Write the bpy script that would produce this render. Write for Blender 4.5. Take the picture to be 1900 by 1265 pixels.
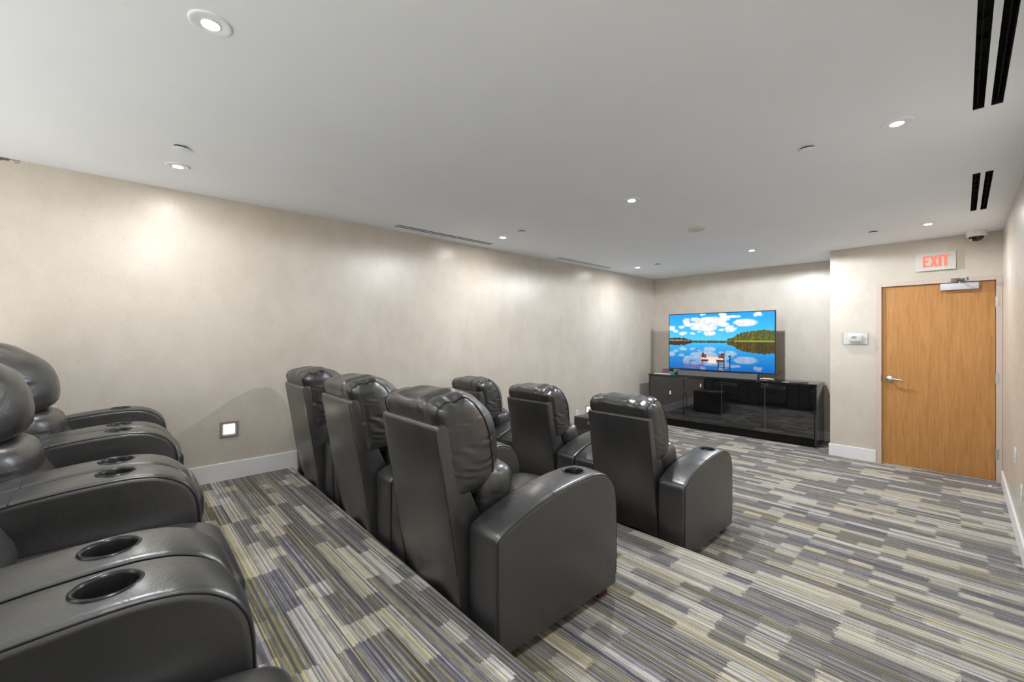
import bpy, bmesh, math, random
import numpy as np
from mathutils import Vector, Matrix, noise

S = bpy.context.scene
for o in list(bpy.data.objects):
    bpy.data.objects.remove(o)

# ------------------------------------------------------------------ camera
F_PX, YAW, EYE = 778.18, math.radians(47.013), 1.539
cam_data = bpy.data.cameras.new('camera')
cam_data.sensor_fit = 'HORIZONTAL'
cam_data.sensor_width = 36.0
cam_data.lens = F_PX / 1900 * 36
cam_data.shift_y = -6.8 / 1900
cam_data.clip_start = 0.02
cam = bpy.data.objects.new('camera', cam_data)
cam.location = (0, 0, EYE)
cam.rotation_euler = (math.pi / 2, 0, YAW)
S.collection.objects.link(cam)
S.camera = cam

# ------------------------------------------------------------------ world, exposure
w = bpy.data.worlds.new('world')
S.world = w
w.use_nodes = True
w.node_tree.nodes['Background'].inputs[0].default_value = (0.8, 0.85, 0.9, 1)
w.node_tree.nodes['Background'].inputs[1].default_value = 0.3
S.view_settings.view_transform = 'Standard'
S.view_settings.look = 'None'
S.view_settings.exposure = 0.50
S.view_settings.gamma = 1.0
S.view_settings.use_curve_mapping = False
S.cycles.max_bounces = 14
S.cycles.diffuse_bounces = 10
S.cycles.glossy_bounces = 6
S.cycles.transmission_bounces = 8
S.cycles.sample_clamp_indirect = 6.0
S.cycles.caustics_reflective = False
S.cycles.caustics_refractive = False

LAMP_MID, LAMP_WALL, LAMP_RIGHT, LAMP_REAR = 60.0, 9.0, 30.0, 860.0    # recessed downlights: middle line, line by the long wall, line by the right wall, unseen rear row boosted to lift the ceiling
LENS_E = 700.0         # its glowing lens

# ------------------------------------------------------------------ room numbers (metres)
XL, XR = -4.112, 0.293          # long side walls
YB, YD, YR = 7.64, 6.794, -4.2  # screen wall, door wall, wall behind the camera
XC = -1.177                     # corner where the door wall steps forward
ZC = 2.67                       # ceiling
ZA, ZB = 0.373, 0.187           # seating platforms
YA0, YA1 = 1.135, 1.02          # nosing of the upper platform at the left wall / right wall
YB0, YB1 = 2.665, 2.645         # nosing of the lower platform

# ------------------------------------------------------------------ helpers
COL = S.collection

def link(o, parent=None):
    COL.objects.link(o)
    if parent is not None:
        o.parent = parent
    return o

def tag(o, label=None, cat=None, group=None, kind=None):
    if label: o['label'] = label
    if cat: o['category'] = cat
    if group: o['group'] = group
    if kind: o['kind'] = kind
    return o

def empty(name, loc=(0, 0, 0), rz=0.0):
    o = bpy.data.objects.new(name, None)
    o.empty_display_size = 0.1
    o.location = loc
    o.rotation_euler = (0, 0, rz)
    return link(o)

def finish(bm, name, mat, parent=None, smooth=False, loc=None, angle=None):
    bmesh.ops.recalc_face_normals(bm, faces=bm.faces)
    me = bpy.data.meshes.new(name)
    bm.to_mesh(me)
    bm.free()
    if smooth:
        me.polygons.foreach_set('use_smooth', [True] * len(me.polygons))
        if angle is not None:
            try:
                me.set_sharp_from_angle(angle=math.radians(angle))
            except Exception:
                pass
    me.materials.append(mat)
    o = bpy.data.objects.new(name, me)
    if loc is not None:
        o.location = loc
    return link(o, parent)

def box(bm, x0, x1, y0, y1, z0, z1, bev=0.0, seg=2):
    vs = [bm.verts.new((x, y, z)) for x in (x0, x1) for y in (y0, y1) for z in (z0, z1)]
    f = [(0, 1, 3, 2), (4, 6, 7, 5), (0, 4, 5, 1), (2, 3, 7, 6), (0, 2, 6, 4), (1, 5, 7, 3)]
    fs = [bm.faces.new([vs[i] for i in q]) for q in f]
    if bev > 0:
        es = list({e for q in fs for e in q.edges})
        bmesh.ops.bevel(bm, geom=es, offset=bev, segments=seg, affect='EDGES', profile=0.5)
    return vs

def boxo(name, mat, parent, x0, x1, y0, y1, z0, z1, bev=0.0, seg=2):
    bm = bmesh.new()
    box(bm, x0, x1, y0, y1, z0, z1, bev, seg)
    return finish(bm, name, mat, parent, smooth=bev > 0, angle=40)

def prism(bm, pts, axis, a, b):
    """polygon pts extruded along axis from a to b; pts in the two other axes (in xyz order)"""
    def P(p, t):
        q = list(p)
        q.insert(axis, t)
        return q
    A = [bm.verts.new(P(p, a)) for p in pts]
    B = [bm.verts.new(P(p, b)) for p in pts]
    fs = [bm.faces.new(A), bm.faces.new(B[::-1])]
    n = len(pts)
    for i in range(n):
        fs.append(bm.faces.new((A[i], B[i], B[(i + 1) % n], A[(i + 1) % n])))
    return fs

def lathe(bm, prof, n=32, center=(0, 0, 0), cap=True):
    """profile [(r,z)...] about z; returns rings"""
    rings = []
    cx, cy, cz = center
    for r, z in prof:
        if r < 1e-6:
            rings.append([bm.verts.new((cx, cy, cz + z))])
        else:
            rings.append([bm.verts.new((cx + r * math.cos(2 * math.pi * k / n), cy + r * math.sin(2 * math.pi * k / n), cz + z)) for k in range(n)])
    for a, b in zip(rings[:-1], rings[1:]):
        for k in range(n):
            k2 = (k + 1) % n
            if len(a) == 1 and len(b) == 1: continue
            if len(a) == 1: bm.faces.new((a[0], b[k], b[k2]))
            elif len(b) == 1: bm.faces.new((a[k], a[k2], b[0]))
            else: bm.faces.new((a[k], a[k2], b[k2], b[k]))
    return rings

def tube(bm, pts, r, n=8, closed=False):
    pts = [Vector(p) for p in pts]
    m = len(pts)
    rings = []
    up = Vector((0.13, 0.21, 0.97))
    prev = None
    for i, p in enumerate(pts):
        if closed:
            t = pts[(i + 1) % m] - pts[i - 1]
        else:
            t = pts[min(i + 1, m - 1)] - pts[max(i - 1, 0)]
        t.normalize()
        if prev is None:
            a = t.cross(up)
            if a.length < 1e-3: a = t.cross(Vector((1, 0, 0)))
        else:
            a = prev - t * prev.dot(t)
        a.normalize()
        prev = a
        b = t.cross(a)
        rings.append([bm.verts.new(p + (a * math.cos(2 * math.pi * k / n) + b * math.sin(2 * math.pi * k / n)) * r) for k in range(n)])
    rng = range(m) if closed else range(m - 1)
    for i in rng:
        A, B = rings[i], rings[(i + 1) % m]
        for k in range(n):
            bm.faces.new((A[k], A[(k + 1) % n], B[(k + 1) % n], B[k]))
    if not closed:
        bm.faces.new(rings[0]); bm.faces.new(rings[-1][::-1])

def spline(pts, n=12):
    """Catmull-Rom through pts"""
    P = [Vector(p) for p in pts]
    P = [2 * P[0] - P[1]] + P + [2 * P[-1] - P[-2]]
    out = []
    for i in range(1, len(P) - 2):
        for k in range(n):
            t = k / n
            a, b, c, d = P[i - 1], P[i], P[i + 1], P[i + 2]
            out.append(0.5 * ((2 * b) + (c - a) * t + (2 * a - 5 * b + 4 * c - d) * t * t + (3 * b - a - 3 * c + d) * t ** 3))
    out.append(P[-2].copy())
    return out

def rbox(size, r, n, fn=None):
    """rounded box made of a grid on each face; fn maps a Vector to a Vector"""
    bm = bmesh.new()
    h = [s / 2 for s in size]
    cache = {}
    def V(p):
        key = tuple(round(c, 5) for c in p)
        if key in cache: return cache[key]
        q = Vector([max(-h[i] + r, min(h[i] - r, p[i])) for i in range(3)])
        d = Vector(p) - q
        v = q + d.normalized() * r if d.length > 1e-9 else q
        v0 = fn(v) if fn else v
        cache[key] = bm.verts.new(v0)
        return cache[key]
    def coords(i):
        # denser near the rounded rims
        k = n[i]
        c = [-h[i] + r * 0.0]
        rim = 4
        lo = [-h[i] + r * (1 - math.cos(0.5 * math.pi * a / rim)) for a in range(rim)]
        mid = [-h[i] + r + (2 * h[i] - 2 * r) * a / k for a in range(k + 1)]
        hi = [-x for x in reversed(lo)]
        return lo + mid + hi
    C = [coords(i) for i in range(3)]
    for ax in range(3):
        a, b = [i for i in range(3) if i != ax]
        for s in (-1, 1):
            for i in range(len(C[a]) - 1):
                for j in range(len(C[b]) - 1):
                    q = []
                    for (ii, jj) in ((i, j), (i + 1, j), (i + 1, j + 1), (i, j + 1)):
                        p = [0, 0, 0]
                        p[ax] = s * h[ax]; p[a] = C[a][ii]; p[b] = C[b][jj]
                        q.append(V(p))
                    if len(set(q)) == 4:
                        try: bm.faces.new(q)
                        except ValueError: pass
    return bm

def copy_tree(o, parent=None):
    c = o.copy()
    COL.objects.link(c)
    c.parent = parent
    for ch in list(o.children):
        copy_tree(ch, c)
    return c

# ------------------------------------------------------------------ materials
def lin(r, g, b):
    def f(c):
        c /= 255
        return c / 12.92 if c <= 0.04045 else ((c + 0.055) / 1.055) ** 2.4
    return (f(r), f(g), f(b), 1)

class NT:
    def __init__(self, name):
        self.m = bpy.data.materials.new(name)
        self.m.use_nodes = True
        self.t = self.m.node_tree
        self.b = self.t.nodes['Principled BSDF']
        self.out = self.t.nodes['Material Output']
    def n(self, kind, **kw):
        nd = self.t.nodes.new(kind)
        for k, v in kw.items():
            if k.startswith('i_'):
                nd.inputs[k[2:]].default_value = v
            else:
                setattr(nd, k, v)
        return nd
    def l(self, a, b):
        self.t.links.new(a, b)
    def math(self, op, a, b=None, c=None):
        nd = self.n('ShaderNodeMath', operation=op)
        for i, v in enumerate((a, b, c)):
            if v is None: continue
            if isinstance(v, (int, float)): nd.inputs[i].default_value = v
            else: self.l(v, nd.inputs[i])
        return nd.outputs[0]
    def ramp(self, fac, stops, interp='LINEAR'):
        nd = self.n('ShaderNodeValToRGB')
        cr = nd.color_ramp
        cr.interpolation = interp
        while len(cr.elements) < len(stops): cr.elements.new(0.5)
        for e, (p, c) in zip(cr.elements, stops):
            e.position = p
            e.color = c if len(c) == 4 else (*c, 1)
        self.l(fac, nd.inputs[0])
        return nd.outputs[0]
    def mix(self, fac, a, b, mode='MIX'):
        nd = self.n('ShaderNodeMix', data_type='RGBA', blend_type=mode)
        for sock, v in ((nd.inputs[0], fac), (nd.inputs[6], a), (nd.inputs[7], b)):
            if isinstance(v, (int, float)): sock.default_value = v
            elif isinstance(v, tuple): sock.default_value = v if len(v) == 4 else (*v, 1)
            else: self.l(v, sock)
        return nd.outputs[2]
    def bump(self, h, strength, dist, normal=None):
        nd = self.n('ShaderNodeBump')
        nd.inputs['Strength'].default_value = strength
        nd.inputs['Distance'].default_value = dist
        self.l(h, nd.inputs['Height'])
        if normal is not None: self.l(normal, nd.inputs['Normal'])
        return nd.outputs[0]
    def coord(self):
        return self.n('ShaderNodeTexCoord').outputs['Object']
    def noise(self, vec, scale, detail=4, rough=0.5, dist=0.0):
        nd = self.n('ShaderNodeTexNoise')
        nd.inputs['Scale'].default_value = scale
        nd.inputs['Detail'].default_value = detail
        nd.inputs['Roughness'].default_value = rough
        nd.inputs['Distortion'].default_value = dist
        if vec is not None: self.l(vec, nd.inputs['Vector'])
        return nd.outputs['Fac']
    def scaled(self, vec, s):
        nd = self.n('ShaderNodeMapping')
        nd.inputs['Scale'].default_value = s
        self.l(vec, nd.inputs['Vector'])
        return nd.outputs[0]

def plain(name, col, rough=0.5, metal=0.0, spec=0.5, var=0.05, scale=30, coat=0.0):
    t = NT(name)
    c = t.coord()
    n = t.noise(c, scale, 3)
    dark = tuple(v * (1 - var) for v in col[:3]) + (1,)
    lite = tuple(min(1, v * (1 + var)) for v in col[:3]) + (1,)
    t.l(t.ramp(n, [(0.3, dark), (0.7, lite)]), t.b.inputs['Base Color'])
    t.b.inputs['Roughness'].default_value = rough
    t.b.inputs['Metallic'].default_value = metal
    t.b.inputs['Specular IOR Level'].default_value = spec
    t.b.inputs['Coat Weight'].default_value = coat
    return t.m

def emit(name, col, strength, base=(0.8, 0.8, 0.8, 1)):
    t = NT(name)
    t.b.inputs['Base Color'].default_value = base
    t.b.inputs['Emission Color'].default_value = col
    t.b.inputs['Emission Strength'].default_value = strength
    return t.m

def plaster(name, stain=False):
    t = NT(name)
    c = t.coord()
    big = t.noise(c, 1.3, 6, 0.62, 0.6)
    streak = t.noise(t.scaled(c, (1, 1, 0.6)), 7, 8, 0.6, 0.25)
    m = t.math('ADD', t.math('MULTIPLY', big, 0.62), t.math('MULTIPLY', streak, 0.38))
    col = t.ramp(m, [(0.36, (0.555, 0.506, 0.438)), (0.50, (0.605, 0.557, 0.490)), (0.64, (0.645, 0.600, 0.535))])
    if stain:
        pos = t.n('ShaderNodeSeparateXYZ'); t.l(c, pos.inputs[0])
        # mildew nibbling along the ceiling joint at one spot
        dy = t.math('ABSOLUTE', t.math('ADD', pos.outputs[1], 0.60))
        dz = t.math('SUBTRACT', ZC, pos.outputs[2])
        near = t.math('SUBTRACT', 1.0, t.math('ADD', t.math('MULTIPLY', dy, 4.2), t.math('MULTIPLY', dz, 13.0)))
        sp = t.noise(c, 38, 5, 0.7)
        k = t.ramp(t.math('ADD', t.math('MULTIPLY', near, 0.55), t.math('MULTIPLY', sp, 0.9)), [(0.66, (0, 0, 0)), (0.76, (1, 1, 1))])
        col = t.mix(k, col, (0.10, 0.105, 0.07))
    t.l(col, t.b.inputs['Base Color'])
    t.b.inputs['Specular IOR Level'].default_value = 0.5
    fine = t.noise(t.scaled(c, (1, 1, 0.6)), 55, 6, 0.7, 0.5)
    t.l(t.math('ADD', t.math('MULTIPLY', fine, 0.30), 0.155), t.b.inputs['Roughness'])
    t.l(t.bump(fine, 0.19, 0.005), t.b.inputs['Normal'])
    return t.m

def carpet():
    t = NT('striped_carpet')
    c = t.coord()
    s = t.n('ShaderNodeSeparateXYZ'); t.l(c, s.inputs[0])
    x = s.outputs[0]
    y = t.math('SUBTRACT', s.outputs[1], s.outputs[2])
    # yarn lines along x
    li = t.math('FLOOR', t.math('DIVIDE', y, 0.0058))
    row = t.math('FLOOR', t.math('DIVIDE', y, 0.070))
    def wn(a, b=None, seed=0.0):
        nd = t.n('ShaderNodeTexWhiteNoise', noise_dimensions='3D')
        cm = t.n('ShaderNodeCombineXYZ')
        t.l(a, cm.inputs[0])
        if b is not None: t.l(b, cm.inputs[1])
        cm.inputs[2].default_value = seed
        t.l(cm.outputs[0], nd.inputs['Vector'])
        return nd.outputs['Value']
    shift = t.math('MULTIPLY', t.math('FLOOR', t.math('MULTIPLY', wn(row, None, 1.7), 5.0)), 0.13)
    xs_ = t.math('ADD', t.math('ADD', x, shift), t.math('MULTIPLY', wn(li, None, 31.0), 0.018))
    colm = t.math('FLOOR', t.math('DIVIDE', xs_, 0.13))
    colw = t.math('FLOOR', t.math('DIVIDE', t.math('ADD', xs_, 0.0), 0.39))
    par = t.math('MODULO', t.math('ADD', colw, 1000.0), 2.0)
    patch = t.math('ADD', t.math('MULTIPLY', wn(colw, row, 4.2), 0.55), t.math('ADD', t.math('MULTIPLY', par, 0.18), t.math('MULTIPLY', wn(colm, row, 8.8), 0.27)))
    light = t.ramp(patch, [(0.50, (0, 0, 0)), (0.60, (1, 1, 1))])
    line = wn(li, None, 9.1)
    seg = t.math('FLOOR', t.math('DIVIDE', x, 0.055))
    line2 = wn(li, colw, 2.4)
    jag = wn(li, seg, 6.0)
    tone = t.math('ADD', t.math('ADD', t.math('MULTIPLY', light, 0.29), t.math('MULTIPLY', line, 0.41)),
                  t.math('ADD', t.math('MULTIPLY', line2, 0.18), t.math('MULTIPLY', jag, 0.12)))
    grey = t.ramp(tone, [(0.14, (0.066, 0.065, 0.082)), (0.34, (0.145, 0.142, 0.170)), (0.50, (0.265, 0.258, 0.280)),
                         (0.66, (0.47, 0.455, 0.435)), (0.84, (0.72, 0.70, 0.66))])
    hue = wn(li, None, 13.3)
    ym = t.ramp(hue, [(0.81, (0, 0, 0)), (0.83, (1, 1, 1))])
    ym = t.math('MULTIPLY', ym, 0.85)
    yel = t.ramp(tone, [(0.15, (0.12, 0.105, 0.05)), (0.45, (0.34, 0.30, 0.115)), (0.8, (0.68, 0.61, 0.30))])
    col = t.mix(ym, grey, yel)
    warm = t.ramp(wn(colw, row, 21.0), [(0.3, (1, 1, 1)), (0.9, (1.0, 0.955, 0.84))])
    col = t.mix(1.0, col, warm, 'MULTIPLY')
    pile = t.noise(c, 420, 2, 0.6)
    col = t.mix(t.math('MULTIPLY', pile, 0.36), col, (0.05, 0.05, 0.06), 'MIX')
    t.l(col, t.b.inputs['Base Color'])
    t.b.inputs['Roughness'].default_value = 0.92
    t.b.inputs['Specular IOR Level'].default_value = 0.15
    t.b.inputs['Sheen Weight'].default_value = 0.25
    t.b.inputs['Sheen Roughness'].default_value = 0.4
    t.l(t.bump(t.math('ADD', pile, t.math('MULTIPLY', line, 0.7)), 0.5, 0.003), t.b.inputs['Normal'])
    return t.m

def leather(name='black_leather', base=0.019, rough=0.335, brown_sheen=0.0, crease_h=0.16):
    t = NT(name)
    c = t.coord()
    mottle = t.noise(c, 3.2, 5, 0.6, 0.4)
    col = t.ramp(mottle, [(0.35, (base, base, base * 1.06)), (0.7, (base * 1.7 + brown_sheen, base * 1.65 + brown_sheen * .8, base * 1.65 + brown_sheen * .65))])
    t.l(col, t.b.inputs['Base Color'])
    t.l(t.math('ADD', t.math('MULTIPLY', mottle, 0.22), rough - 0.10), t.b.inputs['Roughness'])
    t.b.inputs['Specular IOR Level'].default_value = 1.0
    t.b.inputs['Coat Weight'].default_value = 0.22
    t.b.inputs['Coat Roughness'].default_value = 0.22
    v = t.n('ShaderNodeTexVoronoi', feature='DISTANCE_TO_EDGE')
    v.inputs['Scale'].default_value = 260
    t.l(c, v.inputs['Vector'])
    crease = t.noise(c, 11, 6, 0.6, 1.2)
    b1 = t.bump(crease, crease_h, 0.016)
    t.l(t.bump(v.outputs['Distance'], 0.18, 0.0012, b1), t.b.inputs['Normal'])
    return t.m

def wood_door():
    t = NT('oak_veneer')
    c = t.coord()
    g = t.noise(t.scaled(c, (16, 16, 0.9)), 3.2, 8, 0.62, 0.7)
    pores = t.noise(t.scaled(c, (150, 150, 5)), 2.0, 3, 0.6)
    col = t.ramp(g, [(0.30, lin(170, 118, 62)), (0.5, lin(186, 133, 75)), (0.72, lin(199, 147, 88))])
    col = t.mix(t.ramp(pores, [(0.35, (0.16, 0.16, 0.16)), (0.55, (0, 0, 0))]), col, lin(130, 86, 42))
    t.l(col, t.b.inputs['Base Color'])
    t.b.inputs['Roughness'].default_value = 0.38
    t.l(t.bump(pores, 0.08, 0.002), t.b.inputs['Normal'])
    return t.m

def glossy_black(name, ior, rough=0.03, base=0.006):
    t = NT(name)
    n = t.noise(t.coord(), 5, 2)
    t.l(t.math('ADD', t.math('MULTIPLY', n, 0.012), rough), t.b.inputs['Roughness'])
    t.b.inputs['Base Color'].default_value = (base, base, base * 1.1, 1)
    t.b.inputs['IOR'].default_value = ior
    t.b.inputs['Specular IOR Level'].default_value = 0.5
    return t.m

M = {}
M['plaster'] = plaster('beige_venetian_plaster')
M['plaster_stained'] = plaster('beige_venetian_plaster_mildewed', True)
M['ceiling'] = plain('ceiling_paint', (0.865, 0.912, 0.985), 0.75, spec=0.2, var=0.012, scale=2)
M['white'] = plain('white_trim_paint', (0.84, 0.845, 0.86), 0.38, var=0.015)
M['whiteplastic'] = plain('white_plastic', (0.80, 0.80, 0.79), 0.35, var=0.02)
M['carpet'] = carpet()
M['leather'] = leather()
M['leather_back'] = leather('black_leather_sheen_back', 0.024, 0.31, 0.014, 0.05)  # brown tint paints reflected light into the black backs
M['piping'] = plain('black_piping', (0.012, 0.012, 0.013), 0.45)
M['blackplastic'] = plain('black_plastic', (0.012, 0.012, 0.013), 0.28)
M['underframe'] = plain('black_underframe', (0.004, 0.004, 0.004), 0.85, spec=0.2)
M['footwood'] = plain('mahogany_foot', (0.085, 0.022, 0.016), 0.3, var=0.3, scale=60)
M['steel'] = plain('brushed_steel', (0.60, 0.60, 0.60), 0.26, metal=1.0)
M['darksteel'] = plain('dark_steel', (0.22, 0.22, 0.22), 0.35, metal=1.0)
M['nickel'] = plain('satin_nickel_paint', (0.36, 0.33, 0.30), 0.4, metal=0.5, var=0.03)
M['silver'] = plain('silver_paint', (0.60, 0.60, 0.66), 0.4, var=0.02)
M['oak'] = wood_door()
M['frame'] = plain('taupe_door_frame_paint', lin(203, 187, 177), 0.42, var=0.02)
M['cabglass'] = glossy_black('black_cabinet_glass', 2.05, 0.012)
M['cablac'] = glossy_black('black_cabinet_lacquer', 1.8, 0.06, 0.010)
M['subgloss'] = glossy_black('black_speaker_lacquer', 1.6, 0.12, 0.012)
M['bezel'] = plain('television_bezel', (0.010, 0.010, 0.011), 0.3)
M['fabric'] = plain('soundbar_grille_cloth', (0.13, 0.13, 0.133), 0.8, var=0.4, scale=300)
M['void'] = plain('dark_duct', (0.004, 0.004, 0.004), 0.9)
M['exitface'] = plain('exit_sign_face', (0.66, 0.645, 0.61), 0.5, var=0.02)
M['exitred'] = emit('exit_letter_glow', (1.0, 0.22, 0.13, 1), 0.62, (0.45, 0.05, 0.03, 1))
M['lens'] = emit('downlight_lens', (1.0, 0.975, 0.93, 1), LENS_E)
M['steplens'] = emit('step_light_lens', (1.0, 0.94, 0.86, 1), 2.6)
M['cable'] = plain('black_cable', (0.010, 0.010, 0.010), 0.4)
M['paper'] = plain('white_paper', (0.78, 0.76, 0.76), 0.7, var=0.03)
M['greybook'] = plain('grey_cover', (0.11, 0.10, 0.10), 0.5)
M['magenta'] = plain('magenta_cover', (0.30, 0.07, 0.21), 0.45)
M['teal'] = plain('teal_cover', (0.05, 0.25, 0.20), 0.45)
M['lcd'] = plain('grey_display', (0.36, 0.38, 0.36), 0.25)
M['led'] = emit('red_indicator', (1.0, 0.12, 0.10, 1), 0.8)
def clear():
    t = NT('clear_acrylic')
    tr = t.n('ShaderNodeBsdfTransparent'); tr.inputs[0].default_value = (0.96, 0.97, 0.97, 1)
    gl = t.n('ShaderNodeBsdfGlossy'); gl.inputs['Roughness'].default_value = 0.08
    fr = t.n('ShaderNodeValue'); fr.outputs[0].default_value = 0.06
    mx = t.n('ShaderNodeMixShader')
    t.l(fr.outputs[0], mx.inputs[0]); t.l(tr.outputs[0], mx.inputs[1]); t.l(gl.outputs[0], mx.inputs[2])
    t.l(mx.outputs[0], t.out.inputs['Surface'])
    return t.m
M['clear'] = clear()
def smoke():
    t = NT('smoked_dome')
    t.b.inputs['Base Color'].default_value = (0.008, 0.008, 0.010, 1)
    t.b.inputs['Roughness'].default_value = 0.05
    return t.m
M['dome'] = smoke()

# ------------------------------------------------------------------ setting
def struct(bm, name, mat, label=None, cat=None, smooth=False):
    o = finish(bm, name, mat, None, smooth, angle=35)
    o['kind'] = 'structure'
    if label: o['label'] = label
    if cat: o['category'] = cat
    return o

bm = bmesh.new(); box(bm, XL - .2, XR + .2, YR - .2, YB + .2, -0.12, 0.0)
struct(bm, 'floor', M['carpet'], 'grey striped carpet floor leading to the black cabinet', 'floor')

def platform(name, y0, y1, z0, z1, label):
    bm = bmesh.new()
    # side outline with a rounded carpet nosing, swept along x with slightly different ends
    r = 0.014
    def outline(yn):
        pts = [(YR, z0), (YR, z1), (yn - r, z1)]
        for k in range(1, 5):
            a = math.pi / 2 * k / 4
            pts.append((yn - r + r * math.sin(a), z1 - r + r * math.cos(a)))
        pts.append((yn, z0))
        return pts
    A = [bm.verts.new((XL, *p)) for p in outline(y0)]
    B = [bm.verts.new((XR, *p)) for p in outline(y1)]
    bm.faces.new(A); bm.faces.new(B[::-1])
    for i in range(len(A)):
        j = (i + 1) % len(A)
        bm.faces.new((A[i], B[i], B[j], A[j]))
    return struct(bm, name, M['carpet'], label, 'platform')
platform('seating_platform', YB0, YB1, 0.0, ZB, 'low carpeted platform carrying the middle row of recliners')
platform('seating_platform', YA0, YA1, ZB, ZA, 'upper carpeted platform carrying the row of recliners nearest the camera')

bm = bmesh.new(); box(bm, XL - .2, XL, YR - .2, YB + .2, -.1, ZC + .1)
struct(bm, 'wall_left', M['plaster_stained'], 'long beige polished plaster wall with a square step light', 'wall')
bm = bmesh.new(); box(bm, XL - .2, XR + .2, YB, YB + .2, -.1, ZC + .1)
struct(bm, 'wall_back', M['plaster'], 'beige plaster wall behind the television', 'wall')
bm = bmesh.new(); box(bm, XR, XR + .2, YR - .2, YB + .2, -.1, ZC + .1)
struct(bm, 'wall_right', M['plaster'], 'beige plaster wall beside the wooden door', 'wall')
bm = bmesh.new(); box(bm, XL - .2, XR + .2, YR - .2, YR, -.1, ZC + .1)
struct(bm, 'wall_rear', M['plaster'], 'beige plaster wall behind the camera', 'wall')
# door wall with its opening
DX0, DX1, DH = -0.668, 0.247, 2.150
bm = bmesh.new()
box(bm, XC, DX0 - .006, YD, YB, 0, ZC)
box(bm, DX0 - .006, XR, YD, YB, DH + .006, ZC)
box(bm, DX1 + .006, XR, YD, YB, 0, DH + .006)
box(bm, DX0 - .006, DX1 + .006, YD + .09, YB, 0, DH + .006)
struct(bm, 'wall_door', M['plaster'], 'projecting beige plaster wall that holds the door and exit sign', 'wall')

# ceiling slab with openings for the slot vents
VENTS = [  # x0,x1,y0,y1 of each slot diffuser
    (-3.945, -3.855, 2.03, 3.30), (-3.95, -3.875, 4.53, 5.83), (0.033, 0.138, 1.70, 3.11), (0.048, 0.150, 4.31, 5.575)]
bm = bmesh.new()
xs = sorted({XL - .2, XR + .2} | {v for a in VENTS for v in a[:2]})
ys = sorted({YR - .2, YB + .2} | {v for a in VENTS for v in a[2:]})
for i in range(len(xs) - 1):
    for j in range(len(ys) - 1):
        mx, my = (xs[i] + xs[i + 1]) / 2, (ys[j] + ys[j + 1]) / 2
        if any(a[0] < mx < a[1] and a[2] < my < a[3] for a in VENTS): continue
        box(bm, xs[i], xs[i + 1], ys[j], ys[j + 1], ZC, ZC + .15)
bmesh.ops.remove_doubles(bm, verts=bm.verts, dist=1e-5)
dup = {}
for f in bm.faces:
    dup.setdefault(tuple(sorted(v.index for v in f.verts)), []).append(f)
bm.verts.index_update()
dup = {}
for f in bm.faces:
    dup.setdefault(tuple(sorted(v.index for v in f.verts)), []).append(f)
bmesh.ops.delete(bm, geom=[f for g in dup.values() if len(g) > 1 for f in g], context='FACES_ONLY')
struct(bm, 'ceiling', M['ceiling'], 'flat white ceiling with recessed downlights', 'ceiling')

# baseboards
BH, BT = 0.142, 0.014
def skirting(bm, x0, x1, y0, y1, z0, z1):
    box(bm, x0, x1, y0, y1, z0, z1, 0.003, 1)
bm = bmesh.new()
skirting(bm, XL, XL + BT, YR, YA0 + .09, ZB + .002, ZA + BH)
skirting(bm, XL, XL + BT, YA0 + .09, YB0 + .09, 0.002, ZB + BH)
skirting(bm, XL, XL + BT, YB0 + .09, YB, 0.0, BH)
struct(bm, 'baseboard_left', M['white'], 'tall white baseboard stepping down along the long wall', 'baseboard')
bm = bmesh.new(); skirting(bm, XL + BT, XC, YB - BT, YB, 0, BH)
struct(bm, 'baseboard_back', M['white'], 'white baseboard behind the black cabinet', 'baseboard')
bm = bmesh.new()
skirting(bm, XC - BT, DX0 - .052, YD - BT, YD, 0, BH + .01)
skirting(bm, XC - BT, XC, YD, YB - BT, 0, BH + .01)
struct(bm, 'baseboard_door', M['white'], 'short white baseboard left of the wooden door', 'baseboard')
bm = bmesh.new()
skirting(bm, XR - BT, XR, YB1 + .02, YD - .03, 0, BH)
skirting(bm, XR - BT, XR, YA1 + .02, YB1 + .02, ZB, ZB + BH)
skirting(bm, XR - BT, XR, YR, YA1 + .02, ZA, ZA + BH)
struct(bm, 'baseboard_right', M['white'], 'white baseboard along the wall right of the door', 'baseboard')

# ------------------------------------------------------------------ door
door = empty('door_1', ((DX0 + DX1) / 2, YD, 0))
tag(door, 'oak veneer door with steel lever and overhead closer under the exit sign', 'door', kind='structure')
dx = (DX0 + DX1) / 2
bm = bmesh.new()
box(bm, DX0 + .003 - dx, DX1 - .003 - dx, 0.012, 0.056, 0.012, DH - .003, 0.002, 1)
finish(bm, 'door_leaf', M['oak'], door)
bm = bmesh.new()
fw = 0.048
for x0, x1, z0, z1 in ((DX0 - fw, DX0, 0, DH + fw), (DX1, XR - .001, 0, DH + fw), (DX0, DX1, DH, DH + fw)):
    box(bm, x0 - dx, x1 - dx, -0.018, 0.0, z0, z1, 0.002, 1)
for x0, x1, z0, z1 in ((DX0 - .006, DX0, 0, DH + .006), (DX1, DX1 + .006, 0, DH + .006), (DX0, DX1, DH, DH + .006)):
    box(bm, x0 - dx, x1 - dx, 0.0, 0.088, z0, z1)
finish(bm, 'door_frame', M['frame'], door)
boxo('light_leak_strip', M['whiteplastic'], door, DX0 - dx, DX1 - dx, 0.020, 0.086, 0.0, 0.010)  # pale strip stands in for light leaking under the door
for z in (1.915, 1.10, 0.30):
    bm = bmesh.new()
    lathe(bm, [(0, -.057), (.0085, -.055), (.0085, .055), (0, .057)], 12, (DX1 - dx + .001, -0.008, z))
    box(bm, DX1 - dx - .004, DX1 - dx + .018, -.0205, -.0175, z - .05, z + .05)
    finish(bm, 'hinge', M['steel'], door, True, angle=40)
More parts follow.
